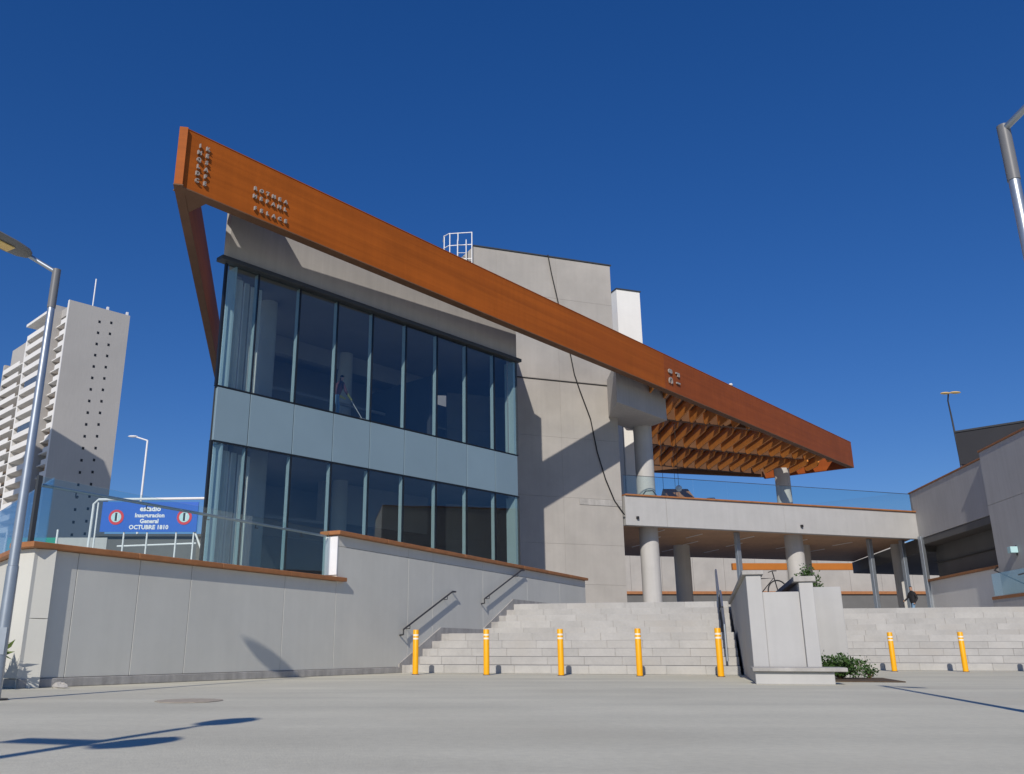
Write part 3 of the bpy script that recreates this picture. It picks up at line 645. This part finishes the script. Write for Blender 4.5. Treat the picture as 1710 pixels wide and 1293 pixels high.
def lamp(loc, H, az, label, arm=.55, tilt=.16, name='street_lamp', pole='steel', r0=.072, haz=None, hl=.62, hw=.27):
    t = thing(name, loc, label, 'street lamp'); x, y, z = loc
    MB().tube([(x, y, z), (x, y, z + H * .28), (x, y, z + H * .281), (x, y, z + H - .55)], [r0, r0 * .92, r0 * .82, r0 * .62], 16).build('pole', pole, t, smooth=True)
    MB().tube([(x, y, z + H - .56), (x, y, z + H - .02)], r0 * .72, 16).build('sleeve', 'greyp' if pole == 'steel' else pole, t, smooth=True)
    MB().tube([(x, y, z), (x, y, z + .02)], r0 * 2.1, 16).build('base_plate', 'steeld', t)
    MB().ob((x, y), az, -.05, .05, -r0 - .006, -r0 + .03, z + .5, z + .8).build('hatch', pole, t)
    p = Vector((x, y, z + H - .06)); d = D(az) * cos(tilt) + Vector((0, 0, sin(tilt)))
    MB().tube([p, p + d * arm], .03, 10).build('arm', pole, t, smooth=True); luminaire(t, p + d * (arm - .04), az if haz is None else haz, tilt if haz is None else .12, hl, hw)
    return t
lamp((-5.36, 10.5, 0), 5.36, -105, 'grey street lamp with amber lens at the left edge before the grey wall', .45, .5, haz=-148, hl=.8, hw=.42)
lamp((4.76, 6.68, 0), 5.0, 172, 'grey street lamp leaning into the upper right corner', .6)
# lamp standing left of the camera: only its shadow is in view
t = thing('street_lamp', (-3.69, 0.0, 0), 'double-headed street lamp outside the left picture edge casting the ground shadow', 'street lamp')
MB().tube([(-3.69, 0, 0), (-3.69, 0, 4.2)], [.07, .05], 14).build('pole', 'steel', t, smooth=True)
MB().tube([(-3.69, 0, 4.1), (-3.6, .35, 4.2)], .03, 8).build('arm', 'steel', t); luminaire(t, Vector((-3.62, .3, 4.2)), 15, .1, .62, .36)
MB().tube([(-3.69, 0, 3.45), (-3.45, .1, 3.5)], .03, 8).build('arm', 'steel', t); luminaire(t, Vector((-3.5, -.2, 3.5)), 20, .05, .62, .36)
MB().ob((-3.69, 0), -75, .0, .6, -.12, .12, 3.55, 3.6).build('solar_panel', 'roofdark', t)
# distant lamps
t = thing('street_lamp', (-26.2, 70, 0), 'distant white street lamp beside the apartment tower', 'street lamp')
MB().tube([(-26.2, 70, 0), (-26.15, 70, 17.1)], [.12, .08], 10).build('pole', 'whitep', t, smooth=True); MB().tube([(-26.15, 70, 17.1), (-27.1, 70, 17.4)], .06, 8).build('arm', 'whitep', t); MB().ell((-27.4, 70, 17.45), (.42, .16, .09)).build('lamp_head', 'whitep', t, smooth=True)
t = thing('street_lamp', (34.9, 60, 0), 'distant thin street lamp above the right building', 'street lamp')
MB().tube([(34.9, 60, 0), (34.9, 60, 13.5), (34.8, 60, 16.4), (34.62, 59.8, 17.6), (34.55, 59.5, 18.0)], [.09, .07, .06, .05, .05], 8).build('pole', 'steeld', t, smooth=True)
MB().ell((34.3, 59.4, 18.05), (.36, .2, .08)).build('lamp_head', 'lens', t, smooth=True); MB().ell((35.0, 59.4, 18.1), (.4, .2, .08)).build('lamp_head', 'lens', t, smooth=True)

# ------------------------------------------------------------------ blue banner on a white frame, behind the glass railing
bn = thing('banner_sign', (-10.9, 30, Z), 'blue banner with white lettering and two red roundels on a white frame', 'sign')
SY = 30.0
MB().box(-12.52, -9.2, SY, SY + .04, 4.43, 5.46).build('banner', 'blue', bn)
bnr = bpy.context.scene.objects['banner']
for s, x, z, h in (('estadio', -10.85, 5.22, .25), ('Inauguracion', -10.85, 4.99, .20), ('General', -10.85, 4.79, .20), ('OCTUBRE 1810', -10.85, 4.58, .20)):
    text_on(s, h, .004, (x, SY - .006, z), (1, 0, 0), (0, 0, 1)).build('lettering', 'whitep', bnr)
for x in (-12.0, -9.65):
    rd_ = MB().tube([(x, SY - .002, 4.93), (x, SY - .014, 4.93)], .26, 24).build('roundel', 'red', bn); MB().tube([(x, SY - .015, 4.93), (x, SY - .02, 4.93)], .175, 24).build('roundel_face', 'aqua', rd_)
    MB().box(x - .04, x + .03, SY - .026, SY - .021, 4.8, 5.08).build('roundel_mark', 'black', rd_); MB().box(x + .05, x + .08, SY - .026, SY - .021, 4.82, 5.05).build('roundel_mark', 'whitep', rd_)
MB().tube([(-12.9, SY + .05, Z), (-12.85, SY + .05, 5.4), (-12.7, SY + .05, 5.55), (-8.6, SY + .05, 5.6)], .045, 8).build('frame_tube', 'whitep', bn, smooth=True)
for x in (-12.7, -11.7, -10.9, -9.9, -9.3): MB().tube([(x, SY + .06, Z), (x, SY + .06, 5.45)], .03, 8).build('post', 'whitep', bn)
MB().tube([(-11.9, SY + .1, 3.95), (-9.2, SY + .1, 4.05)], .03, 8).build('frame_tube', 'whitep', bn); MB().tube([(-9.3, SY + .1, 4.5), (-8.9, SY + .1, 3.6)], .035, 8).build('brace', 'whitep', bn)
kd = thing('dark_shed', (-11, 35, Z), 'low dark grey shed behind the blue banner', 'shed')
MB().box(-14.2, -9.6, 34, 37, Z, 4.75).build('shed_wall', 'rdark', kd); MB().box(-14.35, -9.45, 33.85, 37.1, 4.752, 4.85).build('shed_roof', 'frame', kd)
nt = thing('net_fence', (-17.5, 31, Z), 'green and white site netting far behind the left railing', 'fence')
for k in range(4): MB().box(-21.0 + k * 1.9, -19.15 + k * 1.9, 33, 33.04, Z, 4.6).build('netting', 'green' if k % 2 == 0 else 'white', nt); MB().tube([(-21.05 + k * 1.9, 33, Z), (-21.05 + k * 1.9, 33, 4.9)], .04, 8).build('post', 'whitep', nt)

# ------------------------------------------------------------------ apartment tower
ap = thing('apartment_tower', (-95, 200, 0), 'tall pale apartment tower with white balconies and a blank side wall', 'building')
AC = (-93.7, 196.6); H = 81.6
MB().ob(AC, 45, 0, 12.8, -45, -.6, 0, H - 1.5).build('core', 'apt', ap)          # v along az 135
MB().ob(AC, 45, -2.2, 12.8, -.598, 0, 0, H).build('side_wall', 'apt', ap); MB().ob(AC, 45, -2.35, -2.202, -.7, .02, 0, H).build('edge_strip', 'aptw', ap)
def ab(w0, w1, d0, d1, z0, z1, name, m, par=ap):
    # w along az -45 from the corner, d outwards (towards az -135)
    return MB().ob(AC, -45, w0, w1, -d1, -d0, z0, z1).build(name, m, par)
ab(7.3, 8.6, -.5, 3.4, 0, H + .6, 'fin_wall', 'apt'); ab(22.6, 23.6, -.5, 3.4, 0, H - 5, 'fin_wall', 'aptw'); ab(38, 39, -.5, 3.4, 0, H - 8, 'fin_wall', 'apt')
ab(.6, 7.3, -1, 1.2, H - 2.6, H - .4, 'parapet', 'apt'); ab(8.6, 22.6, -1, 4.2, H - 1.6, H - .9, 'parapet', 'aptw')
fh = 2.9
for i in range(20):
    z = H - 5.0 - i * fh
    ab(.76, 7.28, .02, .4, z + 1.0, z + fh - .1, 'recess_wall', 'aptb' if i % 3 else 'apt')
    ab(.76, 7.28, .02, 2.0, z - .25, z, 'balcony_slab', 'aptw'); ab(.9, 4.6, 1.85, 2.0, z, z + 1.0, 'balcony_parapet', 'aptw'); ab(4.55, 4.75, .4, 2.0, z, z + 1.0, 'balcony_parapet', 'aptw')
    for b0, b1 in ((8.62, 22.58), (23.62, 37.9)):
        if b0 > 20 and i < 2: continue
        ab(b0, b1, .05, .4, z, z + fh - .1, 'recess_wall', 'aptb' if (i * 7 + int(b0)) % 4 else 'apt')
        ab(b0, b1, .05, 3.6, z - .25, z, 'balcony_slab', 'aptw')
        ab(b0 + 2.2, b1, 3.45, 3.6, z, z + 1.05, 'balcony_parapet', 'aptw'); ab(b0, b0 + 2.3, 2.0, 2.15, z, z + 1.05, 'balcony_parapet', 'aptw')
        for q in range(3):
            a = b0 + 2.2 + q * 3.9; ab(a, a + 2.4, .4, .45, z + .15, z + 2.3, 'window', 'aptg')
        if i in (5, 9) and b0 < 10:
            for q in range(4): ab(b0 + 2.3 + q * 2.2, b0 + 4.4 + q * 2.2, 3.46, 3.54, z + 1.06, z + fh - .3, 'balcony_glazing', 'aptg')
    ab(2.6, 4.4, .4, .45, z + .1, z + 2.2, 'window', 'aptg')
    for q, (su, dz) in enumerate(((5.1, 0.6), (8.0, 1.1))):
        MB().ob(AC, 45, su, su + .55, .001, .03, z + dz + .45, z + dz + 1.1).build('small_window', 'gdark', ap)
MB().tube([tuple(pt(AC, 45, 4, -2, H)), tuple(pt(AC, 45, 4, -2, H + 8))], .16, 6).build('antenna_mast', 'whitep', ap)
for u in (7, 12): MB().ob(AC, 45, u, u + .5, -1, -.5, H, H + 1.0).build('roof_vent', 'whitep', ap)
nb = thing('apartment_block', (-104, 150, 0), 'neighbouring apartment block outside the left edge shading the tower', 'building')
MB().box(-118, -97, 143, 160, 0, 70).build('block_wall', 'apt', nb); MB().box(-118.3, -96.7, 142.7, 160.3, 70.002, 71).build('roof', 'aptw', nb)

# ------------------------------------------------------------------ plants
def shrub(name, c, r, n, leaf, label, size=.06, m='leaf', stems=14, flat=1.0, tall=False):
    t = thing(name, c, label, 'plant'); c = Vector(c); rnd = random.Random(hash(label) % 1000 if False else len(label) * 7)
    ends = []
    st = MB()
    for k in range(stems):
        a = rnd.uniform(0, 2 * pi); q = rnd.uniform(.2, 1.0); e = c + Vector((cos(a) * r[0] * q, sin(a) * r[1] * q, r[2] * rnd.uniform(.55, 1.0) * (1.05 - .35 * q)))
        mid = c.lerp(e, .5) + Vector((0, 0, r[2] * .12)); st.tube([c + (e - c) * .02, mid, e], [.012, .008, .003], 5); ends += [(mid, .5), (e, 1.0)]
    st.build('stems', 'stem', t)
    lf = MB()
    for k in range(n):
        e, w = ends[rnd.randrange(len(ends))]
        p = e + Vector((rnd.gauss(0, r[0] * .16), rnd.gauss(0, r[1] * .16), rnd.gauss(0, r[2] * .13)))
        if p.z < c.z + .01: p.z = c.z + .02
        d = Vector((rnd.gauss(0, 1), rnd.gauss(0, 1), rnd.gauss(.5, .8))).normalized(); s = d.cross(Vector((rnd.gauss(0, 1), rnd.gauss(0, 1), rnd.gauss(0, 1)))).normalized()
        L = size * rnd.uniform(.6, 1.4) * (2.6 if tall else 1); wd = L * (.12 if tall else .36)
        lf.quad(p, p + d * L * .45 + s * wd, p + d * L, p + d * L * .45 - s * wd)
    o = lf.build('foliage', m, t); o['kind'] = 'stuff'
    return t
shrub('shrub', (7.2, 17.5, .02), (.52, .4, .42), 2600, None, 'low green shrub spilling beside the white planter', .055, 'leaf', 34)
shrub('shrub', (7.85, 17.7, .02), (.32, .25, .22), 260, None, 'thin trailing end of the planter shrub on the plaza', .045, 'leaf', 9)
shrub('shrub', (10.6, 27.4, Z), (.36, .36, .95), 1800, None, 'dark green potted bush behind the white planter', .07, 'leaf', 22)
MB_ = MB().tube([(10.6, 27.4, Z), (10.6, 27.4, Z + .35)], [.2, .26], 16).build('plant_pot', 'plinth', smooth=True); tag(MB_, 'round concrete pot under the bush behind the planter', 'plant pot')
shrub('shrub', (-6.95, 13.0, .0), (.3, .25, .6), 900, None, 'pale grassy weeds at the foot of the wall corner', .07, 'leaf2', 18, tall=True)

# ------------------------------------------------------------------ ground details
cv = MB(); N = 40
rnd = random.Random(3); ring = []
for k in range(N):
    a = 2 * pi * k / N; q = 1 + rnd.uniform(-.05, .05); ring.append((-3.08 + cos(a) * .36 * q, 10.35 + sin(a) * .42 * q))
cv.prism(ring, .003, .007); tag(cv.build('manhole_cover', 'cover'), 'round rusty manhole cover in the plaza at the left', 'manhole cover')

rk = MB(); rk.ell((-6.05, 13.75, .03), (.13, .07, .05), 8, 5); rk.v = [(x_ + rnd.uniform(-.02, .02), y_ + rnd.uniform(-.02, .02), max(.0, z_ + rnd.uniform(-.015, .015))) for x_, y_, z_ in rk.v]
tag(rk.build('rubble_stone', 'plinth'), 'small lump of concrete rubble at the foot of the grey wall', 'stone')

# ------------------------------------------------------------------ bicycle
bk = thing('bicycle', (9.0, 27.6, Z), 'dark bicycle parked on the podium behind the white planter', 'bicycle')
bx, by, r_ = 8.85, 27.6, .34
for dx in (0, 1.0):
    c = Vector((bx + dx * .95, by + dx * .2, Z + r_)); d = Vector((.95, .2, 0)).normalized()
    MB().tube([c + d * cos(2 * pi * k / 24) * r_ + Vector((0, 0, sin(2 * pi * k / 24) * r_)) for k in range(25)], .022, 6, False).build('wheel', 'black', bk)
P = lambda t_, z: Vector((bx + t_ * .95, by + t_ * .2, Z + z))
MB().tube([P(0, .34), P(.42, .3), P(.35, .8), P(0, .34)], .018, 6).tube([P(.42, .3), P(.88, .75), P(.36, .72)], .018, 6).tube([P(1, .34), P(.86, .95)], .018, 6).build('frame', 'jacket', bk)
MB().ell(P(.34, .88), (.12, .06, .03), 10, 6).build('saddle', 'black', bk, smooth=True); MB().tube([P(.86, .95) + Vector((-.04, .25, 0)), P(.86, .97), P(.86, .95) + Vector((.04, -.25, 0))], .014, 6).build('handlebar', 'steeld', bk)

# ------------------------------------------------------------------ terrace things
kk = thing('timber_kiosk', (13.6, 52, 7.0), 'small timber kiosk with a pitched roof under the canopy', 'kiosk')
MB().box(12.3, 13.2, 51, 53, 7.0, 9.15).build('kiosk_wall', 'wood', kk); MB().box(12.75, 13.1, 50.9, 51, 8.6, 9.1).build('window', 'tape', kk)
MB().extr([(12.0, 50.6, 9.1), (12.0, 52.0, 9.85), (12.0, 53.4, 9.1)], (1.5, 0, 0)).build('roof', 'wood', kk)
for k, (x, y, z) in enumerate(((8.55, 45.5, 8.05), (11.6, 46.5, 8.9), (11.0, 47.5, 8.45), (11.9, 48.5, 8.5))):
    t = thing('pendant_lamp', (x, y, z), ('white globe lamp behind the glass left of the terrace column', 'white globe lamp hanging highest right of the terrace column', 'white globe lamp nearest the right side of the terrace column', 'white globe lamp lowest before the timber kiosk')[k], 'lamp', 'globe lamps under the canopy')
    MB().ell((x, y, z), (.17, .17, .17)).build('globe', 'whitep', t, smooth=True); MB().tube([(x, y, z + .17), (x, y, 12.5)], .012, 5).build('cord', 'black', t)
for k, (x, y) in enumerate(((9.0, 42.25), (12.6, 44.4))):
    t = thing('arched_chair', (x, y, 7.0), ('dark arched chair behind the glass before the terrace column', 'dark arched chair behind the glass near the kiosk')[k], 'chair', 'arched chairs on the terrace')
    MB().tube([(x - .45, y, 7.0), (x - .4, y, 7.6), (x - .1, y, 8.0), (x + .25, y, 8.02), (x + .48, y, 7.7), (x + .5, y, 7.0)], .03, 6).build('frame', 'black', t, smooth=True)
    MB().box(x - .4, x + .4, y - .05, y + .4, 7.42, 7.48).build('seat', 'wood', t, .01)
    for dx in (-.36, .36): MB().tube([(x + dx, y + .36, 7.0), (x + dx, y + .36, 7.42)], .02, 6).build('leg', 'black', t)

# ------------------------------------------------------------------ people
def person(name, loc, joints, radii, edges_, mats, label, rotz=0):
    """one continuous skinned body; joints in body space"""
    me = bpy.data.meshes.new(name); me.from_pydata(joints, edges_, [])
    o = bpy.data.objects.new(name, me); C.objects.link(o); o.location = loc; o.rotation_euler = (0, 0, rotz); WLOC[o.name] = Vector(loc)
    sk = o.modifiers.new('skin', 'SKIN'); sk.use_smooth_shade = True
    if not me.skin_vertices: pass
    for i, r in enumerate(radii): me.skin_vertices[0].data[i].radius = (r, r * .9)
    me.skin_vertices[0].data[0].use_root = True
    sb = o.modifiers.new('sub', 'SUBSURF'); sb.levels = 2; sb.render_levels = 2
    bpy.context.view_layer.update(); dg = bpy.context.evaluated_depsgraph_get()
    m2 = bpy.data.meshes.new_from_object(o.evaluated_get(dg)); o.modifiers.clear(); o.data = m2
    m2.materials.clear()
    for m in mats[0]: m2.materials.append(M[m])
    for p in m2.polygons: p.material_index = mats[1](p.center); p.use_smooth = True
    o['label'] = label; o['category'] = 'person'
    return o
# walking person in black jacket and jeans
J = [(0, 0, .95), (0, 0, 1.15), (0, 0, 1.4), (0, 0.01, 1.5), (0, .02, 1.58), (0, .03, 1.68), (0, .02, 1.76),
     (-.1, .02, .9), (-.12, .16, .5), (-.12, .06, .1), (-.12, .2, .05), (.1, -.02, .9), (.12, -.04, .5), (.12, -.28, .14), (.12, -.18, .05),
     (-.19, 0, 1.4), (-.27, -.08, 1.14), (-.24, .08, .92), (-.22, .13, .84), (.19, 0, 1.4), (.27, .1, 1.15), (.25, .3, 1.02), (.24, .38, 1.0)]
Rr = [.15, .16, .16, .06, .075, .095, .07, .09, .065, .048, .04, .09, .065, .048, .04, .075, .052, .04, .035, .075, .052, .04, .035]
Ed = [(0, 1), (1, 2), (2, 3), (3, 4), (4, 5), (5, 6), (0, 7), (7, 8), (8, 9), (9, 10), (0, 11), (11, 12), (12, 13), (13, 14), (2, 15), (15, 16), (16, 17), (17, 18), (2, 19), (19, 20), (20, 21), (21, 22)]
def pm(c):
    if c.z > 1.53: return 3 if (c.z > 1.7 or c.y < -.03) else 2
    if c.z > .9:
        return 2 if (abs(c.x) > .18 and (c.z < .9 or c.y > .32)) else 0
    return 1 if abs(c.x) < .19 else 2
wp = person('person', (23.15, 46.1, Z), J, Rr, Ed, (['jacket', 'jeans', 'skin', 'hair'], pm), 'person in black jacket and blue jeans walking under the terrace', radians(100))
# window cleaner behind the upper glass, bending with a long pole
J2 = [(0, 0, .95), (.04, 0, 1.15), (.12, 0, 1.38), (.16, 0, 1.47), (.19, 0, 1.54), (.22, 0, 1.63), (.22, 0, 1.71),
      (-.06, .09, .9), (-.04, .12, .5), (-.08, .12, .1), (.04, .12, .05), (-.06, -.09, .9), (.02, -.12, .5), (-.04, -.12, .1), (.1, -.12, .05),
      (.12, .18, 1.36), (.2, .26, 1.1), (.46, .2, 1.0), (.55, .18, .97), (.12, -.18, 1.36), (.22, -.24, 1.08), (.5, -.12, .92), (.6, -.1, .88)]
def pm2(c):
    if c.z > 1.5: return 3 if (c.z > 1.62 or c.x < .14) else 2
    if c.x > .3: return 4
    return 0 if c.z > .93 else 1
cp = pt(F0, FA, 4.72, -.62)
wc = person('person', (cp.x, cp.y, 7.72), J2, Rr, Ed, (['shirt', 'jeans', 'skin', 'hair', 'glove'], pm2), 'person behind the upper glass cleaning with a long pole', radians(90 - FA))
sq = thing('squeegee', tuple(pt(F0, FA, 5.5, -.5, 7.9)), 'long pole with a broad brush held by the window cleaner', 'squeegee')
h_ = pt(F0, FA, 5.3, -.7, 8.62); MB().tube([h_ + D(FA) * -.16 + Vector((0, 0, .35)), pt(F0, FA, 5.72, -.42, 7.98)], .012, 6).build('pole', 'whitep', sq)
MB().ob(F0, FA, 5.58, 5.96, -.46, -.38, 7.88, 8.02).build('brush', 'whitep', sq)
